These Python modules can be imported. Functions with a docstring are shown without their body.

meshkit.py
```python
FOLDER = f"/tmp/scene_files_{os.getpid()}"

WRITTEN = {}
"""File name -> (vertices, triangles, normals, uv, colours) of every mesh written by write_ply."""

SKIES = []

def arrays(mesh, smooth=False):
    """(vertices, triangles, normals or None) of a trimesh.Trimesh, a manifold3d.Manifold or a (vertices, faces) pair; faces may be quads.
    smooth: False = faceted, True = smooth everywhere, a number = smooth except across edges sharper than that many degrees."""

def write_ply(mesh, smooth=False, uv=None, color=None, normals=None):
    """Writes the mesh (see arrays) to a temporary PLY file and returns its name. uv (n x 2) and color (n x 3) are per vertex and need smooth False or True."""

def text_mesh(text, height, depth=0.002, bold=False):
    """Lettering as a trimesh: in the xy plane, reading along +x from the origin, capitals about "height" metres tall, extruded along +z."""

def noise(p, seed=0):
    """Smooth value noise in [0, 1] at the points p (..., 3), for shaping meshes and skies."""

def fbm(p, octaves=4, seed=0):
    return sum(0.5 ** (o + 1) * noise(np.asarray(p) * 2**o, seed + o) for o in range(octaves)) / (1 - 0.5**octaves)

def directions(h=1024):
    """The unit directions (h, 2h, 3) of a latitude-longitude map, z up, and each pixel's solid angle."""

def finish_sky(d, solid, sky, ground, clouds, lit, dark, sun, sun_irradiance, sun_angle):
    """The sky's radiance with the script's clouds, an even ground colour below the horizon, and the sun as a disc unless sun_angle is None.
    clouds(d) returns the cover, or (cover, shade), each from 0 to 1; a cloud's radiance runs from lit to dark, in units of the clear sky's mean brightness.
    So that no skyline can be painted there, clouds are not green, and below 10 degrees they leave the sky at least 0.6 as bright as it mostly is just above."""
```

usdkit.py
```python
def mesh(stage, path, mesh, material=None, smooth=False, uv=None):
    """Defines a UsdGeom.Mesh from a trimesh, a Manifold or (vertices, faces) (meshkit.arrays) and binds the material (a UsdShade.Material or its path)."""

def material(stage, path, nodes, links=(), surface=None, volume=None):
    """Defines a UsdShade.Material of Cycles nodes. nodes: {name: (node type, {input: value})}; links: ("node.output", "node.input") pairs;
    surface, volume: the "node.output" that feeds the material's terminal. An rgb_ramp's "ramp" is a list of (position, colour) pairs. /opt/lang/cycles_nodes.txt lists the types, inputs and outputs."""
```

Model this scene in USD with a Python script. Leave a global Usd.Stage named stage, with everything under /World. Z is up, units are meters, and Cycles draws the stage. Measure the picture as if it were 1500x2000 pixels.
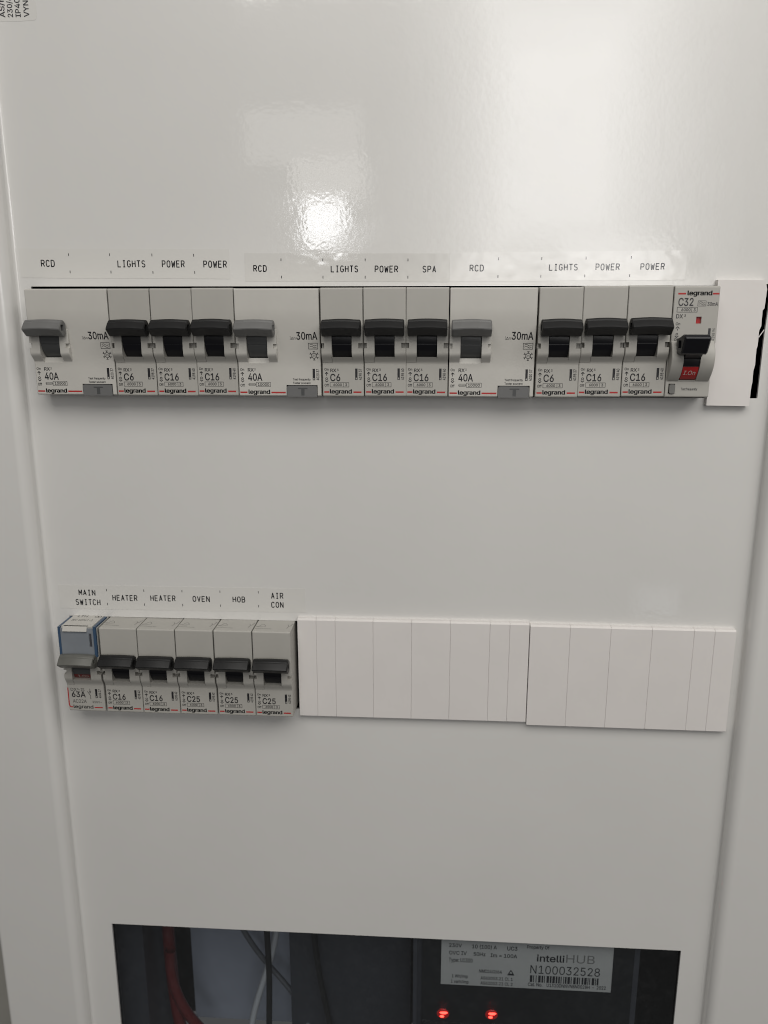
import math, random
import numpy as np, trimesh, usdkit, meshkit
import manifold3d as m3
from shapely.geometry import Polygon, box as sbox
from shapely.ops import unary_union
from pxr import Usd, UsdGeom, UsdLux, UsdShade, Gf, Sdf, Vt

random.seed(7)
rng = np.random.default_rng(7)
MM = 0.001
stage = Usd.Stage.CreateInMemory()
UsdGeom.SetStageUpAxis(stage, 'Z')
UsdGeom.SetStageMetersPerUnit(stage, 1.0)
UsdGeom.Xform.Define(stage, '/World')
UsdGeom.Scope.Define(stage, '/World/Looks')

# ------------------------------------------------------------------ camera
CAM = np.array([173.62, -356.91, -10.48])          # millimetres; x right, y into the cabinet, z up
YAW, PITCH, ROLL, FPX = -0.06517, -0.23755, -0.00073, 1592.5
cam = UsdGeom.Camera.Define(stage, '/World/camera')
cam.CreateHorizontalApertureAttr(36.0)
cam.CreateVerticalApertureAttr(48.0)
cam.CreateFocalLengthAttr(36.0 * FPX / 1500.0)
cam.CreateFStopAttr(22.0)
cam.CreateFocusDistanceAttr(0.34)
cam.CreateClippingRangeAttr(Gf.Vec2f(0.02, 100))
cam.CreateExposureAttr(0.14)
fw = np.array([math.sin(YAW) * math.cos(PITCH), math.cos(YAW) * math.cos(PITCH), math.sin(PITCH)])
rt = np.array([math.cos(YAW), -math.sin(YAW), 0.0])
upv = np.cross(rt, fw)
rt, upv = math.cos(ROLL) * rt + math.sin(ROLL) * upv, math.cos(ROLL) * upv - math.sin(ROLL) * rt
M = Gf.Matrix4d(*rt, 0, *upv, 0, *(-fw), 0, *(CAM * MM), 1)
cam.AddTransformOp().Set(M)

# ------------------------------------------------------------------ light
def look_at(eye, target):
    e, t = np.array(eye, float), np.array(target, float)
    z = (e - t) / np.linalg.norm(e - t)
    x = np.cross([0, 0, 1.0], z); x /= np.linalg.norm(x)
    y = np.cross(z, x)
    return Gf.Matrix4d(*x, 0, *y, 0, *z, 0, *e, 1)

def rect_light(name, eye, target, w, h, power, color=(1, 1, 1)):
    l = UsdLux.RectLight.Define(stage, '/World/' + name)
    l.CreateWidthAttr(w); l.CreateHeightAttr(h)
    l.CreateIntensityAttr(power)
    l.CreateColorAttr(Gf.Vec3f(*color))
    l.AddTransformOp().Set(look_at(eye, target))
    return l

WARM = (1.0, 0.972, 0.926)
LAMP = 3.25
rect_light('ceiling_lamp', (0.38, -0.62, 0.50), (0.37, -0.54, 0.0), 1.1, 0.62, LAMP, WARM)
# bright doorway of the room, mirrored softly in the upper right of the gloss paint
for k in range(10):
    f = k / 9.0
    x, z, w, h = 0.60 - 0.06 * f ** 1.5, 0.60 - 0.07 * f ** 2, 1.08 - 0.92 * f ** 0.8, 1.40 - 1.18 * f ** 1.25
    rect_light('room_window' + (f'_{k:03d}' if k else ''), (x, -2.45 - 0.02 * k, z), (x, 0.0, z), w, h, 0.31 + 0.50 * f, (1, 0.985, 0.97))
rect_light('room_window_010', (0.80, -2.70, 0.12), (0.80, 0.0, 0.12), 0.40, 0.26, 1.0, (1, 0.985, 0.97))
# small lamp and lit wall pieces mirrored left of the middle
rect_light('spot_lamp', (-0.208, -2.45, 0.28), (-0.208, 0, 0.28), 0.15, 0.15, 8.5, (0.97, 0.98, 1.0))
rect_light('lit_wall', (-0.27, -2.45, 0.545), (-0.27, 0, 0.545), 0.38, 0.16, 0.8, WARM)
rect_light('lit_wall_001', (-0.19, -2.46, 0.415), (-0.19, 0, 0.415), 0.24, 0.12, 1.5, WARM)
rect_light('low_glow', (0.96, -2.45, -1.0), (0.96, 0, -1.0), 0.15, 0.10, 0.6, (0.9, 0.95, 1.0))

dome = UsdLux.DomeLight.Define(stage, '/World/room_ambient')
amb = usdkit.material(stage, '/World/Looks/room_ambient', {'bg': ('background_shader', {'color': (1.0, 0.98, 0.95), 'strength': 0.07})}, surface='bg.background')
UsdShade.MaterialBindingAPI.Apply(dome.GetPrim()).Bind(amb)

# ------------------------------------------------------------------ materials
LK = '/World/Looks/'
def plain(name, color, rough=0.45, spec=0.5, noise=0.0, nscale=60, bump=0.0, bscale=900, **kw):
    nodes = {'p': ('principled_bsdf', dict(base_color=color, roughness=rough, specular_ior_level=spec, **kw))}
    links = []
    if noise or bump:
        nodes['g'] = ('texture_coordinate', {})
    if noise:
        c = np.array(color)
        nodes['n'] = ('noise_texture', {'scale': nscale, 'detail': 4.0, 'roughness': 0.6})
        nodes['r'] = ('rgb_ramp', {'ramp': [(0.3, tuple(c * (1 - noise))), (0.7, tuple(np.minimum(c * (1 + noise), 1)))]})
        links += [('g.object', 'n.vector'), ('n.fac', 'r.fac'), ('r.color', 'p.base_color')]
    if bump:
        nodes['bn'] = ('noise_texture', {'scale': bscale, 'detail': 1.0})
        nodes['b'] = ('bump', {'distance': bump, 'strength': 1.0})
        links += [('g.object', 'bn.vector'), ('bn.fac', 'b.height'), ('b.normal', 'p.normal')]
    return usdkit.material(stage, LK + name, nodes, links, surface='p.BSDF')

def powder(name, color, rough):
    c = np.array(color)
    return usdkit.material(stage, LK + name, {
        'g': ('geometry', {}),
        'n': ('noise_texture', {'scale': 9.0, 'detail': 5.0, 'roughness': 0.6}),
        'r': ('rgb_ramp', {'ramp': [(0.3, tuple(c * 0.975)), (0.7, tuple(c * 1.02))]}),
        # a few dust specks in the paint
        'v': ('voronoi_texture', {'scale': 34.0, 'randomness': 1.0}),
        'vs': ('math', {'math_type': 'less_than', 'value2': 0.0135}),
        'vc': ('separate_color', {}),
        'vk': ('math', {'math_type': 'less_than', 'value2': 0.22}),
        'vm': ('math', {'math_type': 'multiply'}),
        'vf': ('math', {'math_type': 'multiply', 'value2': 0.55}),
        'mx': ('mix', {'color2': (0.22, 0.2, 0.18)}),
        # a grey thumb mark beside the last printed label
        'sd': ('vector_math', {'math_type': 'distance', 'vector2': (0.2785, 0.0, 0.0105)}), 'sm': ('map_range', {'from_min': 0.0015, 'from_max': 0.007, 'to_min': 0.16, 'to_max': 0.0, 'clamp': True}), 'smx': ('mix', {'color2': (0.33, 0.32, 0.28)}),
        'o1': ('noise_texture', {'scale': 520.0, 'detail': 1.5, 'roughness': 0.5}),
        'o2': ('noise_texture', {'scale': 70.0, 'detail': 1.0}),
        'b1': ('bump', {'distance': 0.000018, 'strength': 1.0}),
        'b2': ('bump', {'distance': 0.00003, 'strength': 1.0}),
        'cn': ('noise_texture', {'scale': 22.0, 'detail': 6.0, 'roughness': 0.65, 'distortion': 0.6}), 'cr': ('map_range', {'from_min': 0.4, 'from_max': 0.72, 'to_min': rough * 0.7, 'to_max': rough * 2.4, 'clamp': True}),
        'p': ('principled_bsdf', {'roughness': 0.3, 'specular_ior_level': 0.5, 'coat_weight': 1.0, 'coat_ior': 1.62}),
    }, [('g.position', 'n.vector'), ('n.fac', 'r.fac'), ('g.position', 'v.vector'), ('v.distance', 'vs.value1'), ('v.color', 'vc.color'), ('vc.r', 'vk.value1'),
        ('vs.value', 'vm.value1'), ('vk.value', 'vm.value2'), ('vm.value', 'vf.value1'), ('vf.value', 'mx.fac'), ('r.color', 'mx.color1'), ('g.position', 'sd.vector1'), ('sd.value', 'sm.value'), ('sm.result', 'smx.fac'), ('mx.color', 'smx.color1'), ('smx.color', 'p.base_color'),
        ('g.position', 'o1.vector'), ('g.position', 'o2.vector'), ('o1.fac', 'b1.height'), ('o2.fac', 'b2.height'), ('b1.normal', 'b2.normal'), ('b2.normal', 'p.normal'), ('b2.normal', 'p.coat_normal'), ('g.position', 'cn.vector'), ('cn.fac', 'cr.value'), ('cr.result', 'p.coat_roughness')], surface='p.BSDF')

MT = {
    'paint': powder('white_powder_paint', (0.725, 0.716, 0.695), 0.05),
    'wall': plain('grey_wall', (0.34, 0.33, 0.30), 0.8, 0.2, noise=0.05, nscale=30),
    'tape': plain('white_label_tape', (0.68, 0.67, 0.643), 0.22, 0.5, bump=0.00002, bscale=260),
    'tape_gloss': plain('glossy_label_tape', (0.69, 0.68, 0.655), 0.07, 0.9, bump=0.00005, bscale=200),
    'tape_shine': plain('shiny_label_tape', (0.76, 0.75, 0.73), 0.06, 1.0, bump=0.00011, bscale=130),
    'ink_gloss': plain('laminated_ink', (0.018, 0.018, 0.02), 0.07, 0.9, bump=0.00005, bscale=200),
    'ink': plain('black_ink', (0.018, 0.018, 0.02), 0.45, 0.4),
    'ink_faint': plain('faint_grey_ink', (0.17, 0.165, 0.155), 0.5, 0.3),
    'ink_grey': plain('worn_grey_ink', (0.055, 0.055, 0.058), 0.5, 0.3),
    'red': plain('red_ink', (0.42, 0.03, 0.028), 0.45, 0.4),
    'shell': plain('light_grey_plastic', (0.42, 0.408, 0.377), 0.42, 0.4, noise=0.03, nscale=55, bump=0.000012, bscale=2600),
    'shell_white': plain('off_white_plastic', (0.53, 0.515, 0.48), 0.4, 0.4, noise=0.03, nscale=55, bump=0.000012, bscale=2600),
    'filler': plain('white_filler_plastic', (0.74, 0.71, 0.69), 0.5, 0.35, noise=0.02, nscale=40, bump=0.000012, bscale=2200),
    'black': plain('black_toggle_plastic', (0.013, 0.013, 0.0135), 0.45, 0.32, noise=0.12, nscale=150, bump=0.00001, bscale=2500),
    'drum_black': plain('black_drum_plastic', (0.006, 0.006, 0.009), 0.35, 0.4),
    'grey': plain('grey_toggle_plastic', (0.15, 0.15, 0.148), 0.42, 0.45, noise=0.08, nscale=150, bump=0.00001, bscale=2500),
    'grey_olive': plain('worn_grey_toggle_plastic', (0.13, 0.13, 0.118), 0.42, 0.45, noise=0.1, nscale=150),
    'drum_grey': plain('grey_drum_plastic', (0.075, 0.077, 0.078), 0.35, 0.45),
    'drum_dull_red': plain('dull_red_drum_plastic', (0.17, 0.022, 0.02), 0.4, 0.45),
    'drum_red': plain('red_drum_plastic', (0.40, 0.018, 0.02), 0.4, 0.45),
    'button': plain('grey_button_plastic', (0.15, 0.15, 0.15), 0.45, 0.4),
    'button_light': plain('light_grey_button_plastic', (0.17, 0.168, 0.16), 0.45, 0.4),
    'blue': plain('translucent_blue_plastic', (0.05, 0.095, 0.17), 0.25, 0.5, transmission_weight=0.15),
    'holder': plain('smoky_holder_window', (0.22, 0.24, 0.265), 0.3, 0.5, noise=0.06, nscale=80),
    'hole': plain('hole_grey', (0.12, 0.118, 0.11), 0.7, 0.2),
    'inside': plain('cabinet_inside_paint', (0.03, 0.031, 0.033), 0.6, 0.3, noise=0.2, nscale=25),
    'inside_light': plain('cabinet_back_paint', (0.38, 0.40, 0.46), 0.5, 0.3, noise=0.1, nscale=14),
    'slate': plain('slate_equipment_plastic', (0.05, 0.052, 0.06), 0.5, 0.4, noise=0.2, nscale=20),
    'meter': plain('black_meter_plastic', (0.012, 0.013, 0.014), 0.28, 0.5, noise=0.3, nscale=60, bump=0.00003, bscale=120),
    'sticker': plain('silver_meter_sticker', (0.43, 0.425, 0.40), 0.4, 0.4, noise=0.03, nscale=90),
    'cable_red': plain('red_cable_sheath', (0.13, 0.018, 0.018), 0.45, 0.4),
    'cable_black': plain('black_cable_sheath', (0.02, 0.02, 0.02), 0.45, 0.4),
    'cable_dim': plain('dark_grey_cable_sheath', (0.14, 0.145, 0.155), 0.45, 0.4),
    'cable_grey': plain('grey_cable_sheath', (0.58, 0.59, 0.60), 0.45, 0.4),
    'led': usdkit.material(stage, LK + 'red_indicator_glow', {'e': ('emission', {'color': (1.0, 0.045, 0.03), 'strength': 7.0})}, surface='e.emission'),
    'led_dim': plain('red_indicator_lens', (0.35, 0.01, 0.01), 0.3, 0.5, emission_color=(1, 0.01, 0.01), emission_strength=0.10),
}
# clear plastic window: mostly see-through, a mirror-like film and a trace of dust
MT['pane'] = usdkit.material(stage, LK + 'clear_plastic_window', {
    't': ('transparent_bsdf', {'color': (0.90, 0.92, 0.94)}), 'g': ('glossy_bsdf', {'roughness': 0.06}), 'f': ('fresnel', {'IOR': 1.45}), 'fm': ('math', {'math_type': 'minimum', 'value2': 0.09}), 'm': ('mix_closure', {}),
    'd': ('diffuse_bsdf', {'color': (0.5, 0.5, 0.5)}), 'k': ('geometry', {}), 'n': ('noise_texture', {'scale': 260.0, 'detail': 6.0, 'roughness': 0.7}),
    'r': ('map_range', {'from_min': 0.5, 'from_max': 0.8, 'to_min': 0.002, 'to_max': 0.02, 'clamp': True}), 'm2': ('mix_closure', {})},
    [('f.fac', 'fm.value1'), ('fm.value', 'm.fac'), ('t.BSDF', 'm.closure1'), ('g.BSDF', 'm.closure2'), ('k.position', 'n.vector'), ('n.fac', 'r.value'), ('r.result', 'm2.fac'), ('m.closure', 'm2.closure1'), ('d.BSDF', 'm2.closure2')], surface='m2.closure')

# ------------------------------------------------------------------ helpers (all lengths in millimetres)
USED = {}
def numbered(parent, name):
    k = (parent, name); n = USED.get(k, -1) + 1; USED[k] = n
    return name if n == 0 else f'{name}_{n:03d}'

def tag(prim, label=None, cat=None, group=None, kind=None):
    for k, v in (('label', label), ('category', cat), ('group', group), ('kind', kind)):
        if v: prim.SetCustomDataByKey(k, v)
    return prim

def thing(name, loc, label, cat, group=None, kind=None):
    p = '/World/' + numbered('/World', name)
    x = UsdGeom.Xform.Define(stage, p)
    x.AddTranslateOp().Set(Gf.Vec3d(*(np.array(loc, float) * MM)))
    return tag(x.GetPrim(), label, cat, group, kind)

def copy(root, name, loc, label, group=None):
    was = root.GetCustomData()
    r = thing(name, loc, label, was['category'], group or was.get('group'))
    r.GetReferences().AddInternalReference(root.GetPath())
    UsdGeom.Xformable(r).GetOrderedXformOps()[0].Set(Gf.Vec3d(*(np.array(loc, float) * MM)))
    if 'breaker' in name: UsdGeom.Xformable(r).AddRotateYOp().Set(random.uniform(-0.3, 0.3))
    r.SetInstanceable(True)
    return r

def tm(m):
    if hasattr(m, 'to_mesh'):
        q = m.to_mesh(); return trimesh.Trimesh(q.vert_properties[:, :3], q.tri_verts, process=False)
    return m

def part(parent, name, mesh, mat, smooth=False, label=None):
    pp = str(parent.GetPath())
    t = tm(mesh).copy(); t.vertices = t.vertices * MM
    g = usdkit.mesh(stage, pp + '/' + numbered(pp, name), t, MT[mat], smooth=smooth)
    if label: tag(g.GetPrim(), label)
    return g.GetPrim()

def top(name, mesh, mat, label, cat, kind=None, group=None, smooth=False):
    p = part(stage.GetPrimAtPath('/World'), name, mesh, mat, smooth)
    return tag(p, label, cat, group, kind)

def box(x0, x1, y0, y1, z0, z1):
    return m3.Manifold.cube((x1 - x0, y1 - y0, z1 - z0)).translate((x0, y0, z0))
def tbox(*a): return tm(box(*a))
cat = trimesh.util.concatenate

def ring_loft(prof, x0, x1, c):
    """prof: closed polygon in (y,z); extruded along x with its end edges chamfered by c."""
    P = np.array(prof, float)
    P = P[np.linalg.norm(np.roll(P, -1, 0) - P, axis=1) > 1e-4]
    d0, d1 = P - np.roll(P, 1, 0), np.roll(P, -1, 0) - P
    P = P[np.abs(d0[:, 0] * d1[:, 1] - d0[:, 1] * d1[:, 0]) > 1e-7]      # no points on straight runs
    a = np.roll(P, 1, 0) - P; b = np.roll(P, -1, 0) - P
    a /= np.linalg.norm(a, axis=1)[:, None]; b /= np.linalg.norm(b, axis=1)[:, None]
    area = 0.5 * np.sum(P[:, 0] * np.roll(P[:, 1], -1) - np.roll(P[:, 0], -1) * P[:, 1])
    if area < 0: P = P[::-1]; return ring_loft(P, x0, x1, c)
    nrm = lambda d: np.stack([-d[:, 1], d[:, 0]], 1)           # inward for ccw edge direction
    e1 = -a; e2 = b
    n = nrm(e1) + nrm(e2); L = np.einsum('ij,ij->i', n, n)[:, None]
    ins = P + 2 * n / np.maximum(L, 0.8) * c
    k = len(P)
    rings = [(x0, ins), (x0 + c, P), (x1 - c, P), (x1, ins)] if c > 0 else [(x0, P), (x1, P)]
    V = np.vstack([np.c_[np.full(k, x), r] for x, r in rings])
    F = []
    for j in range(len(rings) - 1):
        for i in range(k):
            q, r_ = j * k + i, j * k + (i + 1) % k
            F += [[q, r_ + k, r_], [q, q + k, r_ + k]]
    import mapbox_earcut as me
    for off, flip in ((0, True), ((len(rings) - 1) * k, False)):
        tri = me.triangulate_float64(P, np.array([k], np.uint32)).reshape(-1, 3)
        F += [list(t[::-1] + off) if flip else list(t + off) for t in tri.astype(int)]
    t = trimesh.Trimesh(V, np.array(F), process=False)
    trimesh.repair.fix_normals(t)
    return t

def man(t):
    t = tm(t)
    return m3.Manifold(m3.Mesh(np.asarray(t.vertices, np.float32), np.asarray(t.faces, np.uint32)))

def prism(poly2d, x0, x1):
    """polygon of (y,z) pairs extruded in x, as Manifold"""
    return man(ring_loft(poly2d, x0, x1, 0))

def round_poly(pts, r, seg=4):
    g = Polygon(pts).buffer(-r, join_style=2).buffer(r, quad_segs=seg)
    return np.array(g.exterior.coords)[:-1]

TX = {}
def text(s, x0, z0, w, h, prof=lambda z: 0.0, bold=False, rot=0, depth=0.03, italic=0.0):
    """flat lettering in the xz plane facing -y: baseline at (x0,z0), fitted to width w, capitals h tall, laid on y=-prof(z)."""
    k = (s, bold)
    if k not in TX: TX[k] = meshkit.text_mesh(s, 1.0, 1.0, bold)
    t = TX[k].copy(); v = t.vertices
    v[:, 0] -= v[:, 0].min(); v[:, 0] *= w / v[:, 0].max(); v[:, 1] *= h
    v[:, 0] += italic * v[:, 1]
    u, q = v[:, 0].copy(), v[:, 1].copy()
    if rot == 90: u, q = -q, u
    z = z0 + q
    pz = np.array([prof(a) for a in z])
    t.vertices = np.c_[x0 + u, -pz - 0.012 - depth * v[:, 2], z]
    return t

def mark(x0, x1, z0, z1, prof=lambda z: 0.0, d=0.03):
    t = trimesh.creation.box((x1 - x0, d, z1 - z0)); t.apply_translation(((x0 + x1) / 2, 0, (z0 + z1) / 2))
    t.vertices[:, 1] += np.array([-prof(z) - 0.012 - d / 2 for z in t.vertices[:, 2]])
    return t

def stroke(pts, w, prof=lambda z: 0.0, d=0.03, closed=False):
    from shapely.geometry import LineString
    p = [tuple(q) for q in pts] + ([tuple(pts[0])] if closed else [])
    g = LineString(p).buffer(w / 2, cap_style=2, join_style=1, quad_segs=3)
    t = trimesh.util.concatenate([trimesh.creation.extrude_polygon(a, d, engine='earcut') for a in getattr(g, 'geoms', [g])])
    v = t.vertices.copy()
    t.vertices = np.c_[v[:, 0], np.array([-prof(z) for z in v[:, 1]]) - 0.012 - v[:, 2], v[:, 1]]
    return t

def frame_rect(x0, x1, z0, z1, w, prof): return stroke([(x0, z0), (x1, z0), (x1, z1), (x0, z1), (x0, z0), (x1, z0)], w, prof)
def circ(x, z, r, n=14): return [(x + r * math.cos(2 * math.pi * i / n), z + r * math.sin(2 * math.pi * i / n)) for i in range(n)]

def tube(path, r, n=10):
    P = np.array(path, float)
    from scipy.interpolate import CubicSpline
    s = np.r_[0, np.cumsum(np.linalg.norm(np.diff(P, axis=0), axis=1))]
    P = CubicSpline(s, P)(np.linspace(0, s[-1], 40))
    T = np.gradient(P, axis=0); T /= np.linalg.norm(T, axis=1)[:, None]
    V, F = [], []
    for i, (p, t) in enumerate(zip(P, T)):
        a = np.cross(t, [0, 1.0, 0.05]); a /= np.linalg.norm(a); b = np.cross(t, a)
        for j in range(n):
            th = 2 * math.pi * j / n
            V.append(p + r * (math.cos(th) * a + math.sin(th) * b))
    for i in range(len(P) - 1):
        for j in range(n):
            a, b = i * n + j, i * n + (j + 1) % n
            F += [[a, b, b + n], [a, b + n, a + n]]
    t = trimesh.Trimesh(np.array(V), np.array(F), process=False); trimesh.repair.fix_normals(t)
    return t

# ------------------------------------------------------------------ cabinet: frame, panel, inside
PX0, PX1 = -8.7, 312.8                # panel edges
ZT, ZB = 230.0, -470.0
def fillet(cx, cy, r, a0, a1, n=6):
    return [(cx + r * math.cos(math.radians(a)), cy + r * math.sin(math.radians(a))) for a in np.linspace(a0, a1, n)]
# cross-section of the frame post in (outward, y): outward measured from the panel edge
H = 7.5
sec = [(0.02, 2.5), (0.02, -0.02), (-0.35, -0.02), (-0.35, -0.06)] + fillet(-0.35, -1.66, 1.6, 90, 15, 6) + fillet(6.2, -2.4, H - 2.4, 192, 270, 12) + fillet(41.6, -H + 2.2, 2.2, 270, 360, 6) + [(43.8, 26.0), (42.3, 26.0), (42.3, -H + 3.2), (6.0, -H + 3.2), (4.2, 2.5)]
cab = thing('distribution_cabinet', (0, 0, 0), 'white powder coated cabinet frame around the switch panel', 'cabinet')
def post(side):
    pts = [(PX0 - a, b) if side < 0 else (PX1 + a, b) for a, b in sec]
    g = Polygon(pts)
    t = trimesh.creation.extrude_polygon(g, ZT - ZB, engine='earcut'); t.apply_translation((0, 0, ZB)); return t
part(cab, 'frame_post', post(-1), 'paint', smooth=40)
part(cab, 'frame_post', post(1), 'paint', smooth=40)
part(cab, 'back_plate', tbox(PX0 - 30, PX1 + 30, 92, 94, ZB, ZT), 'inside')
part(cab, 'inner_side', tbox(PX0 - 32, PX0 - 30, 3, 92, ZB, ZT), 'inside')
part(cab, 'inner_side', tbox(PX1 + 30, PX1 + 32, 3, 92, ZB, ZT), 'inside')
part(cab, 'divider', tbox(PX0 - 30, PX1 + 30, 4.5, 92, -319.5, -318), 'inside')
part(cab, 'inner_top', tbox(PX0 - 30, PX1 + 30, 3, 92, ZT - 2, ZT), 'inside')

wall = Polygon([(-700, -900), (1000, -900), (1000, 700), (-700, 700)], [[(PX0 - 40, ZB + 1), (PX0 - 40, ZT - 1), (PX1 + 40, ZT - 1), (PX1 + 40, ZB + 1)]])
wt = trimesh.creation.extrude_polygon(wall, 20, engine='earcut')
wt.vertices = np.c_[wt.vertices[:, 0], 46.3 - wt.vertices[:, 2], wt.vertices[:, 1]]; trimesh.repair.fix_normals(wt)
top('wall', wt, 'wall', 'plain grey wall behind the cabinet edges', 'wall', kind='structure')

# panel with its three cut-outs; the right end of the upper one is hand-cut and a little ragged
CUT_T = (-3.5, 308.6, -45.1, 1.75)
CUT_B = (-0.6, 306.0, -195.6, -150.35)
WIN = (6.15, 300.45, -440.0, -322.7)
sheet = sbox(PX0, ZB, PX1, ZT)
def rect(c): return sbox(c[0], c[2], c[1], c[3])
upper = Polygon([(-3.5, 1.5), (288.0, 1.0), (288.0, 2.4), (288.9, 2.4), (289.0, 1.5), (307.0, 1.6), (309.9, 1.6), (309.1, -20), (309.0, -45.1), (-3.5, -44.9)])
sheet = sheet.difference(unary_union([upper, rect(CUT_B), rect(WIN)]))
pt = trimesh.creation.extrude_polygon(sheet, 1.2, engine='earcut')
pt.vertices = np.c_[pt.vertices[:, 0], 1.2 - pt.vertices[:, 2], pt.vertices[:, 1]]; trimesh.repair.fix_normals(pt)
panel = thing('cover_panel', (0, 0, 0), 'white gloss cover panel with two breaker slots and a meter window', 'panel')
part(panel, 'sheet', pt, 'paint')
part(panel, 'window_pane', tbox(2, 304, 1.3, 2.3, -445, -319.5), 'pane')

# ------------------------------------------------------------------ breakers
PITCH_X = 17.8
def prof_mcb(pu, pl, zs):
    za, zb = -26.2 * zs, -31.0 * zs
    def f(z):
        if z >= za: return pu
        if z <= zb: return pl
        s = (za - z) / (za - zb)
        return pu + (pl - pu) * (3 * s * s - 2 * s ** 3)
    return f

def outline(f, z_bottom, z_top=0.0, back=-22.0, r=0.7, step=0.6):
    """closed (y,z) outline of a nose whose front is y=-f(z)"""
    zs_ = np.r_[np.arange(z_top - r, z_bottom + r + 0.05, -step), z_bottom + r]
    top_arc = [(-f(z_top) + r * (1 - math.sin(a)), z_top - r + r * math.cos(a)) for a in np.linspace(0, math.pi / 2, 5)[:-1]]
    bot_arc = [(-f(z_bottom) + r * (1 - math.cos(a)), z_bottom + r - r * math.sin(a)) for a in np.linspace(0, math.pi / 2, 5)[1:]]
    return [(-back, z_top)] + top_arc + [(-f(z), z) for z in zs_] + bot_arc + [(-back, z_bottom)]

def drum(x0, x1, zc, zs, y_c=-4.8, r=8.9, groove=-22.7):
    n = 40
    pts = []
    for i in range(n):
        a = 2 * math.pi * i / n
        y, z = y_c - r * math.cos(a), zc + r * math.sin(a)
        pts.append((y, z))
    d = man(ring_loft(pts, x0, x1, 0.15))
    if groove is not None:
        gz = groove * zs
        gy = y_c - math.sqrt(max(r * r - (gz - zc) ** 2, 0))
        d = d - box(x0 - 1, x1 + 1, gy - 0.5, gy + 0.45, gz - 0.2, gz + 0.2)
    return d

def toggle(x0, x1, zs, stem=(4.9, 12.7), crown=0.7):
    """bar handle with a bowed front, a thumb groove along its top face and hollow ends"""
    sec = np.array([(-15.0, -13.6), (-16.6, -12.35), (-18.2, -12.35), (-19.0, -12.85), (-19.25, -13.3), (-19.7, -13.35), (-21.3, -15.0), (-21.85, -15.75), (-21.75, -16.2), (-18.3, -18.85), (-17.4, -19.05), (-15.2, -18.2)])
    sec[:, 1] *= zs
    N = 13
    xs = np.linspace(x0, x1, N)
    V, F, k = [], [], len(sec)
    for i, x in enumerate(xs):
        s = (2 * i / (N - 1) - 1)
        drop = crown * s * s
        endc = 0.45 if i in (0, N - 1) else 0.0
        c = sec.mean(0)
        q = c + (sec - c) * (1 - endc * 0.22)
        q = q + np.array([drop * 0.9, -drop * 0.75])
        V += [(x, *p) for p in q]
    V = np.array(V)
    V[k:2 * k, 0] = x0 + 0.35; V[(N - 2) * k:(N - 1) * k, 0] = x1 - 0.35
    for i in range(N - 1):
        for j in range(k):
            a, b = i * k + j, i * k + (j + 1) % k
            F += [[a, b, b + k], [a, b + k, a + k]]
    import mapbox_earcut as me
    tri = me.triangulate_float64(V[:k, 1:], np.array([k], np.uint32)).reshape(-1, 3).astype(int)
    F += [list(t) for t in tri] + [list(t[::-1] + (N - 1) * k) for t in tri]
    t = trimesh.Trimesh(V, np.array(F), process=False); trimesh.repair.fix_normals(t)
    m = man(t)
    for a, b in ((x0 - 1, x0 + 1.5), (x1 - 1.5, x1 + 1)):
        m = m - box(a, b, -19.2, -16.4, -17.0 * zs, -14.6 * zs)
    st = prism([(-6, -16.2 * zs), (-15.6, -15.4 * zs), (-17.0, -18.3 * zs), (-12.4, -20.0 * zs), (-6, -20 * zs)], *stem)
    return m + st

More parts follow.
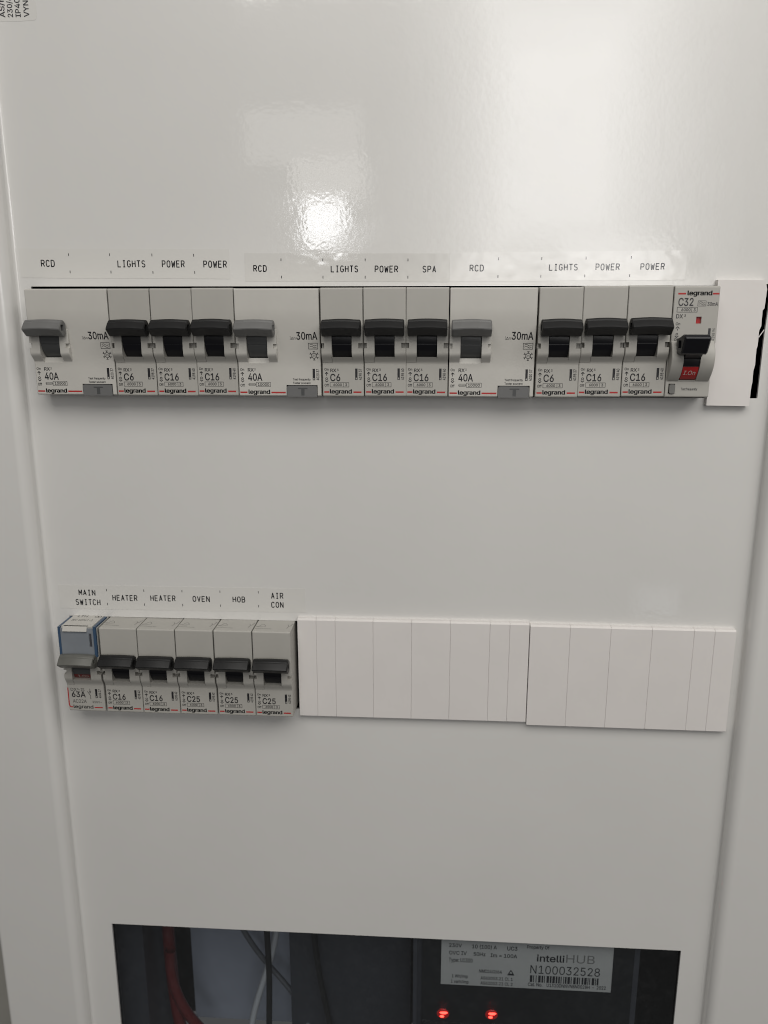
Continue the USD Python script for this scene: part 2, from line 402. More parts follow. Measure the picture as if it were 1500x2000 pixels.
def side_holes(w, zs, p, left=True, right=True):
    hs = []
    if left: hs.append(box(-0.5, 1.45, -p - 2, -p + 3.2, -24.3 * zs, -22.2 * zs))
    if right: hs.append(box(w - 1.75, w + 0.5, -p - 2, -p + 3.2, -24.3 * zs, -22.2 * zs))
    return hs

def on_off(f, zs, x=0.0):
    out = [text('On', 1.0 + x, -33.6 * zs, 1.75, 0.98 * zs, f, True), text('Off', 0.95 + x, -40.3 * zs, 1.8, 1.1 * zs, f, True)]
    out += [stroke([(1.25 + x, -34.95 * zs), (1.9 + x, -34.35 * zs), (2.55 + x, -34.95 * zs)], 0.33, f), stroke([(1.9 + x, -34.4 * zs), (1.9 + x, -35.8 * zs)], 0.28, f)]
    out += [stroke(circ(1.9 + x, -37.0 * zs, 0.42), 0.26, f, closed=True), stroke([(1.25 + x, -37.75 * zs), (1.9 + x, -38.35 * zs), (2.55 + x, -37.75 * zs)], 0.33, f)]
    return out

def code_bar(f, zs, x, number):
    zA, zB = -37.5 * zs, -32.75 * zs
    fr = [mark(x, x + 1.0, zA + 0.95, zB, f), mark(x, x + 0.28, zA, zA + 0.95, f), mark(x + 0.72, x + 1.0, zA, zA + 0.95, f), mark(x + 0.28, x + 0.72, zA, zA + 0.25, f)]
    return fr, text(number, x + 2.75, zA, zB - zA - 0.1, 1.2, f, bold=True, rot=90)

def brand(f, zs, x_red0, x_red1, x_t0, x_t1, x_red2, x_red3, zb):
    """name between two red rules; returns lettering, rule, rule"""
    w = x_t1 - x_t0 - 0.14
    return (cat([text('legrand', x_t0 + a, zb, w, 1.72, f, bold=True) for a in (0, 0.07, 0.14)]), mark(x_red0, x_red1, zb + 0.26, zb + 0.9, f), mark(x_red2, x_red3, zb + 0.22, zb + 0.86, f))

def build_mcb(name, loc, rating, number, zs, pl, label, group, bottom=False, nb=44.5):
    t = thing(name, loc, label, 'circuit breaker', group)
    pu, w = 14.0, 17.42
    f = prof_mcb(pu, pl, zs)
    zb = -nb
    body = man(ring_loft(outline(f, zb), 0.19, w + 0.19, 0.22))
    body = body - box(4.62, 13.0, -40, -3.0, -28.05 * zs, -15.5 * zs)
    for h in side_holes(w + 0.06, zs, pu): body = body - h
    # seam of the clip insert at the lower left of the toggle, tiny step right of it
    body = body - box(-1, 4.5, -pu - 1, -(pl - 0.25), -30.36 * zs, -30.2 * zs) - box(4.42, 4.56, -pu - 1, -(pl - 0.3), -30.3 * zs, -27.9 * zs)
    body = body - box(12.98, 13.1, -pu - 1, -(pl - 0.1), -29.0 * zs, -27.9 * zs)
    body = body - box(-1, 0.9, -pu - 1, -(pu - 0.2), -16.0 * zs, -15.86 * zs) - box(w - 1.0, w + 1, -pu - 1, -(pu - 0.2), -16.0 * zs, -15.86 * zs)
    part(t, 'housing', body, 'shell', smooth=28)
    part(t, 'drum', drum(4.75, 12.87, -20.4 * zs, zs), 'drum_black', smooth=30)
    part(t, 'toggle', toggle(0.95, 17.05, zs), 'black', smooth=28)
    part(t, 'rating_lettering', text(rating, 3.4, -37.95 * zs, 4.3 if len(rating) == 2 else 6.2, 2.9 * zs, f, True), 'ink')
    mk = on_off(f, zs)
    mk += [text('RX', 3.5, -34.2 * zs, 2.5, 1.35 * zs, f, True), text('3', 6.3, -33.75 * zs, 0.7, 0.85 * zs, f, True)]
    mk += [frame_rect(3.3, 11.3, -40.45 * zs, -38.65 * zs, 0.16, f), mark(9.0, 9.16, -40.45 * zs, -38.65 * zs, f), text('6000', 4.7, -40.05 * zs, 3.6, 1.05 * zs, f, True), text('3', 9.7, -40.05 * zs, 0.8, 1.05 * zs, f, True)]
    fr, num = code_bar(f, zs, 14.0, number)
    part(t, 'printed_marking', cat(mk + fr), 'ink')
    part(t, 'number_lettering', num, 'ink')
    a, b, c = brand(f, zs, 0.75, 2.9, 3.15, 12.55, 13.2, 16.6, -43.15 * zs)
    part(t, 'brand_lettering', a, 'ink'); part(t, 'red_rule', b, 'red'); part(t, 'red_rule', c, 'red')
    if bottom:
        # faint moulded signs on the upper face
        def lay(m):      # turn a drawing made in (x, z) onto the top face: z of the drawing becomes depth
            v = m.vertices.copy(); m.vertices = np.c_[v[:, 0], v[:, 2], 0.012 - v[:, 1] * 0.5]; trimesh.repair.fix_normals(m); return m
        sg = [stroke([(0.8, -8.0), (2.2, -7.4), (3.0, -5.4), (3.9, -5.0), (4.9, -6.6), (5.0, -7.6), (3.0, -8.2), (0.8, -8.0)], 0.22)]
        sg += [stroke([(0.6, -10.2), (8.4, -10.5)], 0.28), stroke([(15.2, -5.0), (15.8, -7.0), (16.6, -6.2), (17.2, -3.6)], 0.25), stroke([(15.8, -7.0), (15.3, -9.6)], 0.25)]
        part(t, 'embossed_sign', cat([lay(s) for s in sg]), 'ink_faint')
    return t

def prof_rcd(z):
    if z >= -8: return 14.0
    if z <= -33: return 11.0
    s = (-8 - z) / 25.0
    return 14.0 - 3.0 * (3 * s * s - 2 * s ** 3)

def build_rcd(loc, label):
    t = thing('residual_current_device', loc, label, 'RCD', 'residual current devices in the upper row')
    w, zs = 35.22, 1.0
    f, fc = prof_rcd, prof_mcb(14.0, 10.8, 1.0)
    body = man(ring_loft(outline(f, -44.3), 0.19, w + 0.19, 0.25))
    cheek = outline(lambda z: fc(z) if z < -18 else 14.0, -30.8, -16.5, back=-2.0, r=0.4)
    body = body + man(ring_loft(cheek, 0.19, 17.3, 0.2))
    body = body - box(4.75, 13.45, -40, -3.0, -28.4, -15.5)
    body = body - prism([(-16, -30.5), (-10.4, -30.5), (-9.6, -28.2), (-16, -28.2)], 4.5, 13.6)
    body = body - box(-0.5, 1.45, -16, -12.2, -24.3, -22.2) - box(16.0, 17.8, -16, -12.4, -24.3, -22.4)
    body = body - box(20.6, 33.9, -20, -8, -50, -39.55)
    part(t, 'housing', body, 'shell_white', smooth=28)
    part(t, 'drum', drum(4.9, 13.3, -20.4, 1.0), 'drum_grey', smooth=30)
    part(t, 'toggle', toggle(0.95, 17.05, 1.0, stem=(4.9, 13.3)), 'grey', smooth=28)
    g = round_poly([(20.85, -46), (33.65, -46), (33.65, -39.8), (20.85, -39.8)], 0.9)
    bt = trimesh.creation.extrude_polygon(Polygon(g).intersection(sbox(20, -44.5, 35, -30)), 3.0, engine='earcut')
    bt.vertices = np.c_[bt.vertices[:, 0], -11.3 + 3.0 - (3.0 - bt.vertices[:, 2]), bt.vertices[:, 1]][:, [0, 1, 2]]
    bt.vertices[:, 1] = -8.3 - (bt.vertices[:, 1] - bt.vertices[:, 1].min())
    trimesh.repair.fix_normals(bt)
    bm = part(t, 'test_button', bt, 'button')
    p11 = lambda z: 11.3
    part(bm, 'raised_letter', cat([mark(25.6, 29.6, -41.2, -40.7, p11), mark(26.9, 28.3, -43.9, -41.2, p11)]), 'drum_grey')
    part(t, 'rating_lettering', text('40A', 4.2, -37.75, 6.1, 2.95, f, True), 'ink')
    part(t, 'sensitivity_lettering', cat([text('30mA', 25.6, -20.6, 8.8, 3.0, f, True), text('I', 22.9, -20.6, 0.3, 1.2, f), stroke([(23.4, -20.55), (23.85, -19.6), (24.3, -20.55)], 0.16, f, closed=True), text('n', 24.5, -20.6, 0.7, 1.1, f)]), 'ink')
    mk = on_off(f, 1.0, -0.1)
    mk += [text('RX', 4.2, -33.95, 2.55, 1.4, f, True), text('3', 6.95, -33.45, 0.65, 0.85, f)]
    mk += [frame_rect(7.6, 13.8, -40.3, -38.5, 0.16, f), text('10000', 8.3, -39.95, 4.9, 1.1, f, True), frame_rect(4.5, 7.2, -39.9, -38.95, 0.15, f), mark(4.2, 7.6, -39.5, -39.35, f)]
    mk += [text('Test frequently', 23.4, -37.6, 7.6, 0.85, f, True), text('Tester souvent', 23.4, -39.1, 7.5, 0.85, f, True)]
    # wave sign in its frame and the snowflake with the degree figure
    mk += [frame_rect(30.5, 34.4, -24.5, -22.1, 0.2, f)]
    for dz in (-22.9, -23.7):
        mk += [stroke([(31.0 + 0.22 * i, dz + 0.33 * math.sin(i / 13 * 2 * math.pi)) for i in range(14)], 0.2, f)]
    cx, cz = 32.7, -27.3
    mk += [stroke(circ(cx, cz, 1.05, 18), 0.24, f, closed=True), text('25', cx - 0.65, cz - 0.4, 1.3, 0.8, f)]
    for k in range(6):
        a = math.radians(90 + 60 * k); d = np.array([math.cos(a), math.sin(a)]); n = np.array([-d[1], d[0]])
        c = np.array([cx, cz])
        mk += [stroke([c + d * 1.05, c + d * 1.95], 0.24, f), stroke([c + d * 1.9 + n * 0.45, c + d * 1.5, c + d * 1.9 - n * 0.45], 0.2, f)]
    fr, num = code_bar(f, 1.0, 31.9, '4020 37')
    part(t, 'printed_marking', cat(mk + fr), 'ink')
    part(t, 'number_lettering', num, 'ink')
    a, b, c = brand(f, 1.0, 0.6, 3.7, 4.15, 13.5, 14.0, 20.2, -43.3)
    part(t, 'brand_lettering', a, 'ink'); part(t, 'red_rule', b, 'red'); part(t, 'red_rule', c, 'red')
    return t

def build_rcbo(loc):
    t = thing('combined_breaker', loc, 'breaker marked C32 with red On drum, right end of the upper row', 'circuit breaker')
    w = 17.68
    f = lambda z: 14.0 if z > -21.5 else 11.2
    A, B, C = np.array([14.0, -21.5]), np.array([17.6, -29.5]), np.array([11.2, -37.8])
    def bulge(z):
        if z > -21.5: return 14.0
        if z < -37.8: return 11.2
        s = (z + 21.5) / (-37.8 + 21.5)
        return 14.0 * (1 - s) ** 2 + 2 * 20.9 * s * (1 - s) + 11.2 * s * s + 0.0
    low = outline(f, -44.3)
    up = man(ring_loft(outline(lambda z: 14.0, -22.5), 0.06, w + 0.06, 0.22)) + man(ring_loft(outline(lambda z: 11.2, -44.3, -20.0), 0.06, w + 0.06, 0.22))
    ck = man(ring_loft(outline(bulge, -37.9, -20.6, back=-4, r=0.3, step=0.5), 0.3, 17.3, 0.25))
    body = up + ck
    body = body - box(5.0, 11.7, -40, -3.0, -36.6, -21.5)
    body = body - prism([(-18, -37.6), (-11.5, -37.6), (-10.5, -36.2), (-18, -36.2)], 4.9, 11.8)
    body = body - box(9.3, 11.4, -20, -12.2, -14.6, -11.9)
    body = body - box(1.3, 3.95, -20, -6, -42.85, -38.75)
    part(t, 'housing', body, 'shell', smooth=28)
    dr = drum(5.12, 11.58, -28.5, 1.0, y_c=-6.0, r=10.2, groove=-31.4)
    part(t, 'drum', dr, 'drum_black', smooth=30)
    # red sector of the drum
    ang = np.linspace(math.radians(18), math.radians(54), 10)
    R0, R1 = 9.6, 10.32
    sect = [(-6.0 - R1 * math.cos(a), -28.5 - R1 * math.sin(a)) for a in ang] + [(-6.0 - R0 * math.cos(a), -28.5 - R0 * math.sin(a)) for a in ang[::-1]]
    part(t, 'red_drum_sector', ring_loft(sect, 5.2, 11.5, 0.05), 'drum_red', smooth=30)
    pf = lambda z: 6.0 + math.sqrt(max(R1 * R1 - (z + 28.5) ** 2, 0.1))
    part(t, 'drum_lettering', cat([text('I.On', 5.9, -34.95, 4.6, 1.75, pf, italic=0.12, depth=0.04)]), 'shell_white')
    tg = [(-15.0, -20.6), (-23.0, -18.6), (-25.4, -18.7), (-26.4, -19.5), (-26.6, -20.3), (-23.2, -25.9), (-22.4, -26.4), (-16.5, -26.2)]
    tt = man(ring_loft(round_poly(tg, 0.5), 1.9, 12.2, 0.6)) + prism([(-12, -22), (-18, -22), (-20, -26), (-15.5, -29), (-12, -29)], 5.12, 11.58)
    tt = tt - box(0, 2.6, -22.5, -18.5, -24.0, -21.0)
    part(t, 'toggle', tt, 'drum_black', smooth=30)
    part(t, 'indicator', tbox(9.35, 11.35, -12.9, -11.5, -14.55, -11.95), 'drum_red', label='small red indicator in a recess')
    bt = trimesh.creation.extrude_polygon(Polygon(round_poly([(1.55, -42.65), (3.85, -42.65), (3.85, -38.95), (1.55, -38.95)], 0.7)), 6.0, engine='earcut')
    bt.vertices = np.c_[bt.vertices[:, 0], -6.0 - bt.vertices[:, 2], bt.vertices[:, 1]]; trimesh.repair.fix_normals(bt)
    part(t, 'test_button', bt, 'button_light', smooth=30)
    p14 = lambda z: 14.0
    p11 = lambda z: 11.2
    part(t, 'rating_lettering', text('C32', 1.8, -7.65, 5.9, 2.95, p14, True), 'ink_grey')
    mk = [text('30mA', 13.2, -7.65, 4.1, 1.4, p14, True), frame_rect(9.5, 12.6, -7.75, -5.75, 0.16, p14), frame_rect(1.55, 9.4, -10.1, -8.2, 0.18, p14), text('6000', 3.2, -9.7, 3.6, 1.1, p14, True), text('3', 8.0, -9.7, 0.8, 1.1, p14, True), mark(7.2, 7.36, -10.1, -8.2, p14)]
    for dz in (-6.35, -7.1):
        mk += [stroke([(9.9 + 0.18 * i, dz + 0.28 * math.sin(i / 13 * 2 * math.pi)) for i in range(14)], 0.18, p14)]
    mk += [text('DX', 1.35, -12.5, 2.7, 1.55, p14, True), text('3', 4.45, -11.9, 0.75, 0.9, p14, True), text('On', 1.45, -15.2, 1.75, 1.05, p14, True), text('Off', 1.35, -21.4, 1.75, 1.05, p14, True)]
    mk += [stroke([(1.6, -16.5), (2.3, -15.8), (3.0, -16.5)], 0.33, p14), stroke([(2.3, -16.6), (2.3, -17.3)], 0.28, p14), stroke(circ(2.2, -18.7, 0.38), 0.24, p14, closed=True), stroke([(1.5, -19.4), (2.2, -20.0), (2.9, -19.4)], 0.33, p14)]
    mk += [mark(14.4, 15.4, -20.8, -16.4, p14), text('4198 96', 17.1, -21.2, 4.8, 1.1, p14, rot=90)]
    mk += [text('Test frequently', 6.4, -41.35, 6.6, 0.95, p11, True)]
    part(t, 'printed_marking', cat(mk), 'ink_grey')
    a, b, c = brand(p14, 1.0, 1.5, 4.5, 5.05, 14.75, 15.0, 17.55, -3.55)
    part(t, 'brand_lettering', a, 'ink_grey'); part(t, 'red_rule', b, 'red'); part(t, 'red_rule', c, 'red')
    return t

def build_main(loc, zs, pl, nb):
    t = thing('main_switch', loc, 'main switch marked 63A with blue label holder, left end of the lower row', 'main switch')
    pu, w = 14.0, 17.68
    f = prof_mcb(pu, pl, zs)
    body = man(ring_loft(outline(f, -nb), 0.06, w + 0.06, 0.22))
    body = body - box(3.9, 12.9, -40, -3.0, -27.6 * zs, -15.5 * zs)
    for h in side_holes(w + 0.06, zs, pu): body = body - h
    body = body - box(-1, 3.9, -pu - 1, -(pl - 0.25), -30.76 * zs, -30.6 * zs) - box(3.72, 3.9, -pu - 1, -(pl - 0.3), -30.7 * zs, -27.4 * zs)
    part(t, 'housing', body, 'shell', smooth=28)
    dr = drum(4.05, 12.75, -20.4 * zs, zs, groove=-21.6)
    part(t, 'drum', dr, 'drum_grey', smooth=30)
    zc, yc = -20.4 * zs, -4.8
    ang = np.linspace(math.radians(31), math.radians(60), 10)
    sect = [(yc - 9.15 * math.cos(a), zc - 9.15 * math.sin(a)) for a in ang] + [(yc - 8.6 * math.cos(a), zc - 8.6 * math.sin(a)) for a in ang[::-1]]
    part(t, 'red_drum_sector', ring_loft(sect, 4.1, 12.7, 0.05), 'drum_dull_red', smooth=30)
    pf = lambda z: 4.8 + math.sqrt(max(9.15 ** 2 - (z - zc) ** 2, 0.1))
    part(t, 'drum_lettering', text('I.On', 6.0, -26.9 * zs, 5.0, 1.6, pf, italic=0.12, depth=0.04), 'shell')
    part(t, 'toggle', toggle(0.35, 16.9, zs, stem=(4.05, 12.75), crown=1.2), 'grey_olive', smooth=28)
    # blue label holder clipped over the upper face
    zlo = -14.5 * zs
    hold = box(-0.35, 0.75, -15.0, -1.5, zlo, 0.4) + box(16.4, 17.6, -15.2, -1.5, zlo, 0.75)
    lh = part(t, 'label_holder', hold, 'blue', label='blue plastic label holder')
    win_ = box(0.75, 16.4, -14.75, -14.05, zlo, -0.3) - box(14.0, 15.3, -16, -14.5, -9.2, -2.6)
    part(lh, 'holder_window', win_, 'holder')
    part(lh, 'clip', tbox(14.25, 15.2, -14.7, -14.5, -9.0, -2.8), 'slate')
    g = Polygon([(0.6, -14.4), (16.2, -14.4), (16.2, 2), (0.6, 2)])
    fl = cat([tbox(1.0, 15.6, -13.9, 3.0, 0.05, 0.5), tm(prism([(-13.0, 0.5), (-14.6, 0.5), (-15.6, -1.5), (-15.2, -1.6), (-13.0, 0.05)], 2.0, 13.4))])
    fp = part(lh, 'paper_label', fl, 'shell_white')
    def lay(m, y0=0.0):
        v = m.vertices.copy(); m.vertices = np.c_[v[:, 0], y0 - v[:, 2] * -1.0, 0.5 - v[:, 1] * 0.5]; trimesh.repair.fix_normals(m); return m
    lt = cat([lay(text('IEC 60947-3', 2.6, -7.2, 10.0, 2.0)), lay(text('LTH', 3.6, -2.4, 4.6, 2.4)), lay(stroke(circ(12.8, -1.5, 0.9), 0.25, closed=True)), lay(stroke(circ(14.2, -1.5, 0.9), 0.25, closed=True))])
    part(fp, 'lettering', lt, 'ink')
    part(t, 'rating_lettering', text('63A', 2.0, -37.2 * zs, 6.7, 2.85 * zs, f, True), 'ink')
    mk = [text('DX', 1.7, -34.1 * zs, 2.9, 1.6 * zs, f), text('3', 4.75, -33.5 * zs, 0.75, 0.85 * zs, f), text('-IS', 5.6, -34.1 * zs, 2.7, 1.6 * zs, f)]
    mk += [text('AC22A', 2.3, -40.3 * zs, 6.6, 1.8 * zs, f), text('250V~', 11.8, -40.2 * zs, 4.5, 1.1 * zs, f)]
    mk += [stroke([(11.0, -32.6 * zs), (11.0, -34.2 * zs)], 0.2, f), stroke([(10.55, -34.2 * zs), (11.45, -34.2 * zs)], 0.2, f), stroke(circ(11.0, -34.6 * zs, 0.32, 10), 0.16, f, closed=True), stroke([(9.7, -34.0 * zs), (11.1, -36.3 * zs), (11.1, -38.2 * zs)], 0.22, f)]
    fr, num = code_bar(f, zs, 13.5, '4064 17')
    part(t, 'printed_marking', cat(mk + fr), 'ink'); part(t, 'number_lettering', num, 'ink')
    zb = -43.15 * zs
    part(t, 'brand_lettering', text('legrand', 2.35, zb, 9.6, 1.62, f, bold=True), 'ink')
    part(t, 'red_rule', stroke([(0.35, -32.4 * zs), (0.35, zb + 1.6), (0.75, zb + 0.8), (1.3, zb + 0.55), (2.1, zb + 0.55)], 0.52, f), 'red', label='red rule bent round the lower left corner')
    part(t, 'red_rule', mark(12.6, 16.6, zb + 0.28, zb + 0.8, f), 'red')
    return t

G_UP = 'miniature circuit breakers in the upper row'
G_LO = 'miniature circuit breakers in the lower row'
def at(slot, dx=0.0, dy=0.0, dz=0.0): return (slot * PITCH_X + dx, dy, dz + 0.2)
rcd = build_rcd(at(0, 0, 0.1, -0.1), 'grey toggle RCD at the far left of the upper row')
copy(rcd, 'residual_current_device', at(5, 0.0, -0.1, -0.15), 'grey toggle RCD in the upper row between the second POWER breaker and the LIGHTS breaker')
copy(rcd, 'residual_current_device', at(10, 0.05, 0.0, -0.05), 'grey toggle RCD right of the breaker under the SPA label')
c6 = build_mcb('miniature_breaker', at(2, 0.15, 0.1, -0.1), 'C6', '4198 37', 1.0, 11.0, 'C6 breaker under the leftmost LIGHTS label, beside the left RCD', G_UP)
copy(c6, 'miniature_breaker', at(7, 0.25, 0.0, 0.0), 'C6 breaker under the middle LIGHTS label, right of the middle RCD')
copy(c6, 'miniature_breaker', at(12, 0.35, 0.0, 0.05), 'C6 breaker under the right LIGHTS label, right of the third RCD')
c16 = build_mcb('miniature_breaker', at(3, 0.2, -0.1, -0.05), 'C16', '4198 40', 1.0, 11.0, 'C16 breaker under the first POWER label, next to the leftmost C6 breaker', G_UP)
for slot, dx, dy, dz, lb in ((4, 0.0, 0, 0.1, 'C16 breaker under the second POWER label, left of the middle RCD'), (8, 0.2, -0.1, 0.1, 'C16 breaker between the middle C6 breaker and the SPA breaker'),
                             (9, 0.0, 0, 0.15, 'C16 breaker under the SPA label'), (13, 0.15, 0, 0.4, 'C16 breaker right of the third C6 breaker, under a glary POWER label'),
                             (14, 0.0, -0.1, 0.6, 'C16 breaker left of the C32 breaker with the red indicator')):
    copy(c16, 'miniature_breaker', at(slot, dx, dy, dz), lb)
build_rcbo(at(15, 0.25, 0.0, 0.3))

BX, BZ, ZS, PLB, NB = 1.35, -150.5, 0.966, 12.2, 43.2
BP = 17.88
build_main((BX - 0.5, 0, BZ), ZS, PLB, NB)
b16 = build_mcb('miniature_breaker', (BX + BP + 0.1, 0, BZ), 'C16', '4198 42', ZS, PLB, 'C16 breaker under the left HEATER label, right of the main switch', G_LO, True, NB)
copy(b16, 'miniature_breaker', (BX + 2 * BP, -0.05, BZ - 0.1), 'C16 breaker under the right HEATER label in the lower row')
c25 = build_mcb('miniature_breaker', (BX + 3 * BP - 0.05, 0.05, BZ - 0.05), 'C25', '4198 42', ZS, PLB, 'C25 breaker under the OVEN label', G_LO, True, NB)
copy(c25, 'miniature_breaker', (BX + 4 * BP + 0.05, 0, BZ), 'C25 breaker under the HOB label')
copy(c25, 'miniature_breaker', (BX + 5 * BP + 0.1, -0.05, BZ + 0.05), 'C25 breaker under the AIR CON label, next to the black gap')

# ------------------------------------------------------------------ blank filler strips
def segment(x0, x1, z0, z1, p, bev=0.7, left_end=False, right_end=False):
    pts = [(0.1, z1), (-p + 0.9, z1), (-p, z1 - bev), (-p, z0 + 0.4), (-p + 0.4, z0), (0.1, z0)]
    return ring_loft(pts, x0 + 0.03, x1 - 0.03, 0.12)
def filler(xs, z0, z1, p, label, tilt=0.0):
    t = thing('blanking_strip', (xs[0], 0, z1), label, 'blanking strip', None)
    for a, b in zip(xs[:-1], xs[1:]):
        g = segment(a - xs[0], b - xs[0], z0 - z1, 0, p)
        g.vertices[:, 2] += tilt * g.vertices[:, 0]
        part(t, 'segment', g, 'filler')
    return t
FP = 3.2
filler([109.95, 118.75, 127.65, 145.35, 163.3, 181.2, 199.3, 208.35, 217.3], -197.6, -148.05, FP, 'white eight segment blanking strip right of the lower breakers', 0.0015)
filler([217.62, 235.75, 254.05, 272.5, 291.15, 300.3, 309.7], -198.9, -148.55, FP, 'white six segment blanking strip at the right end of the lower row', -0.004)
# the offcut that closes the upper slot, its right edge snapped by hand
edge = [(306.2, 2.6), (307.0, -0.5), (306.75, -8.0), (306.1, -9.0), (306.2, -15.2), (305.55, -17.0), (305.6, -23.0), (305.25, -24.5), (305.35, -31.0), (304.9, -33.5), (305.0, -38.0), (304.75, -40.0), (304.85, -48.0)]
po = Polygon([(287.2, 3.2), (287.0, -47.9)] + [(304.6, -48.1)] + [(a, b) for a, b in edge[::-1][1:]] + [(306.4, 3.0)])
ft = trimesh.creation.extrude_polygon(po, 3.4, engine='earcut')
ft.vertices = np.c_[ft.vertices[:, 0], -ft.vertices[:, 2] - 0.05, ft.vertices[:, 1]]; trimesh.repair.fix_normals(ft)
bs = thing('blanking_strip', (0, 0, 0), 'cut white blanking piece with a ragged right edge beside the C32 breaker', 'blanking strip')
part(bs, 'cover', ft, 'filler')
bur = trimesh.creation.box((0.3, 0.3, 3.6)); bur.apply_transform(trimesh.transformations.rotation_matrix(-0.6, [0, 1, 0])); bur.apply_translation((307.0, -2.2, -18.2)); 
bur.apply_transform(trimesh.transformations.rotation_matrix(1.15, [0, 1, 0], (307.0, -2.2, -18.2)))
part(bs, 'burr', bur, 'filler')

# ------------------------------------------------------------------ printed label strips
def arc(cx, cy, rx, ry, a0, a1, n=9): return [(cx + rx * math.cos(math.radians(a)), cy + ry * math.sin(math.radians(a))) for a in np.linspace(a0, a1, n)]
GLYPH = {   # single-stroke capitals of the label printer, in a unit cell
    'R': [[(0, 0), (0, 1)] + [(.55, 1)] + arc(.6, .745, .4, .255, 90, -90) + [(0, .49)], [(.5, .49), (1, 0)]],
    'C': [arc(.5, .7, .5, .3, 20, 180) + arc(.5, .3, .5, .3, 180, 340)],
    'D': [[(0, 0), (0, 1), (.4, 1)] + arc(.45, .65, .55, .35, 90, 0) + arc(.45, .35, .55, .35, 0, -90) + [(0, 0)]],
    'L': [[(0, 1), (0, 0), (1, 0)]], 'I': [[(.5, 0), (.5, 1)], [(.15, 1), (.85, 1)], [(.15, 0), (.85, 0)]],
    'G': [arc(.5, .7, .5, .3, 25, 180) + arc(.5, .3, .5, .3, 180, 360) + [(1, .45), (.55, .45)]],
    'H': [[(0, 0), (0, 1)], [(1, 0), (1, 1)], [(0, .52), (1, .52)]], 'T': [[(.5, 0), (.5, 1)], [(-.05, 1), (1.05, 1)]],
    'S': [arc(.5, .75, .47, .25, 25, 270) + arc(.5, .25, .5, .25, 90, -155)],
    'P': [[(0, 0), (0, 1), (.55, 1)] + arc(.6, .735, .4, .265, 90, -90) + [(0, .47)]],
    'O': [arc(.5, .65, .5, .35, 0, 180) + arc(.5, .35, .5, .35, 180, 360) + [(1, .65)]],
    'W': [[(-.05, 1), (.2, 0), (.5, .72), (.8, 0), (1.05, 1)]], 'E': [[(1, 1), (0, 1), (0, 0), (1, 0)], [(0, .52), (.85, .52)]],
    'A': [[(0, 0), (.5, 1), (1, 0)], [(.18, .33), (.82, .33)]], 'M': [[(0, 0), (0, 1), (.5, .35), (1, 1), (1, 0)]],
    'N': [[(0, 0), (0, 1), (1, 0), (1, 1)]], 'V': [[(0, 1), (.5, 0), (1, 1)]], 'X': [[(0, 0), (1, 1)], [(0, 1), (1, 0)]],
    'B': [[(0, 0), (0, 1), (.5, 1)] + arc(.55, .76, .38, .24, 90, -90) + [(0, .52), (.55, .52)] + arc(.58, .26, .42, .26, 90, -90) + [(0, 0)]],
}
def letter(ch, w, h):
    sw = 0.42
    fx, fz = w - sw, h - sw
    return cat([stroke([(sw / 2 + a * fx, sw / 2 + b * fz) for a, b in st], sw) for st in GLYPH[ch]])
def word(s, x, z, w, h):
    cell = w / (len(s) - 0.22)
    out = []
    for i, ch in enumerate(s):
        m = letter(ch, cell * 0.80, h); m.apply_translation((x + i * cell, 0, z)); out.append(m)
    return cat(out)
def strip(x0, x1, z0, z1, words, ticks, mat, label, rot=0.0, ink='ink', y=-0.02):
    t = thing('label_strip', (x0, y, z0), label, 'label strip')
    UsdGeom.Xformable(t).AddRotateYOp().Set(-rot)
    rc = math.radians(rot)
    def unrot(m):   # coordinates were measured on the panel: turn them back into the strip's own frame
        v = m.vertices.copy(); X, Z = v[:, 0] - x0, v[:, 2] - z0
        m.vertices = np.c_[X * math.cos(rc) + Z * math.sin(rc), v[:, 1] - 0.08, -X * math.sin(rc) + Z * math.cos(rc)]; return m
    part(t, 'tape', ring_loft([(0, 0), (-0.08, 0), (-0.08, z1 - z0), (0, z1 - z0)], 0, x1 - x0, 0), mat)
    for s, x, z, w, h, *k in words:
        m = word(s, 0, 0, w, h)
        v = m.vertices.copy(); m.vertices = np.c_[x + v[:, 0] * math.cos(rc) - v[:, 2] * math.sin(rc), v[:, 1], z + v[:, 0] * math.sin(rc) + v[:, 2] * math.cos(rc)]
        part(t, 'lettering', unrot(m), ink)
    for x, z in ticks:
        part(t, 'tick', unrot(mark(x - 0.15, x + 0.15, z - 0.55, z + 0.55)), ink)
strip(-7.3, 84.6, 5.15, 17.3, [('RCD', 2.04, 9.6, 6.1, 3.0), ('LIGHTS', 35.78, 9.3, 12.2, 3.0), ('POWER', 55.23, 9.14, 9.9, 3.0), ('POWER', 73.2, 8.95, 10.2, 3.0)],
      [(14.67, 14.63), (14.68, 7.53), (32.7, 14.53), (32.72, 7.4), (51.14, 14.31), (51.12, 7.2), (69.27, 14.1), (69.34, 7.07)], 'tape', 'white label strip reading RCD LIGHTS POWER POWER', -0.5)
strip(91.0, 178.0, 3.35, 14.85, [('RCD', 94.7, 7.2, 5.8, 2.8), ('LIGHTS', 127.84, 6.88, 11.6, 2.85), ('POWER', 146.47, 6.73, 9.85, 2.85), ('SPA', 166.57, 6.63, 5.7, 2.8)],
      [(106.73, 12.1), (106.77, 5.05), (124.54, 11.96), (124.51, 4.94), (142.48, 11.88), (142.44, 4.88), (160.49, 11.79), (160.48, 4.81)], 'tape_gloss', 'white label strip reading RCD LIGHTS POWER SPA', -0.35, 'ink_gloss')
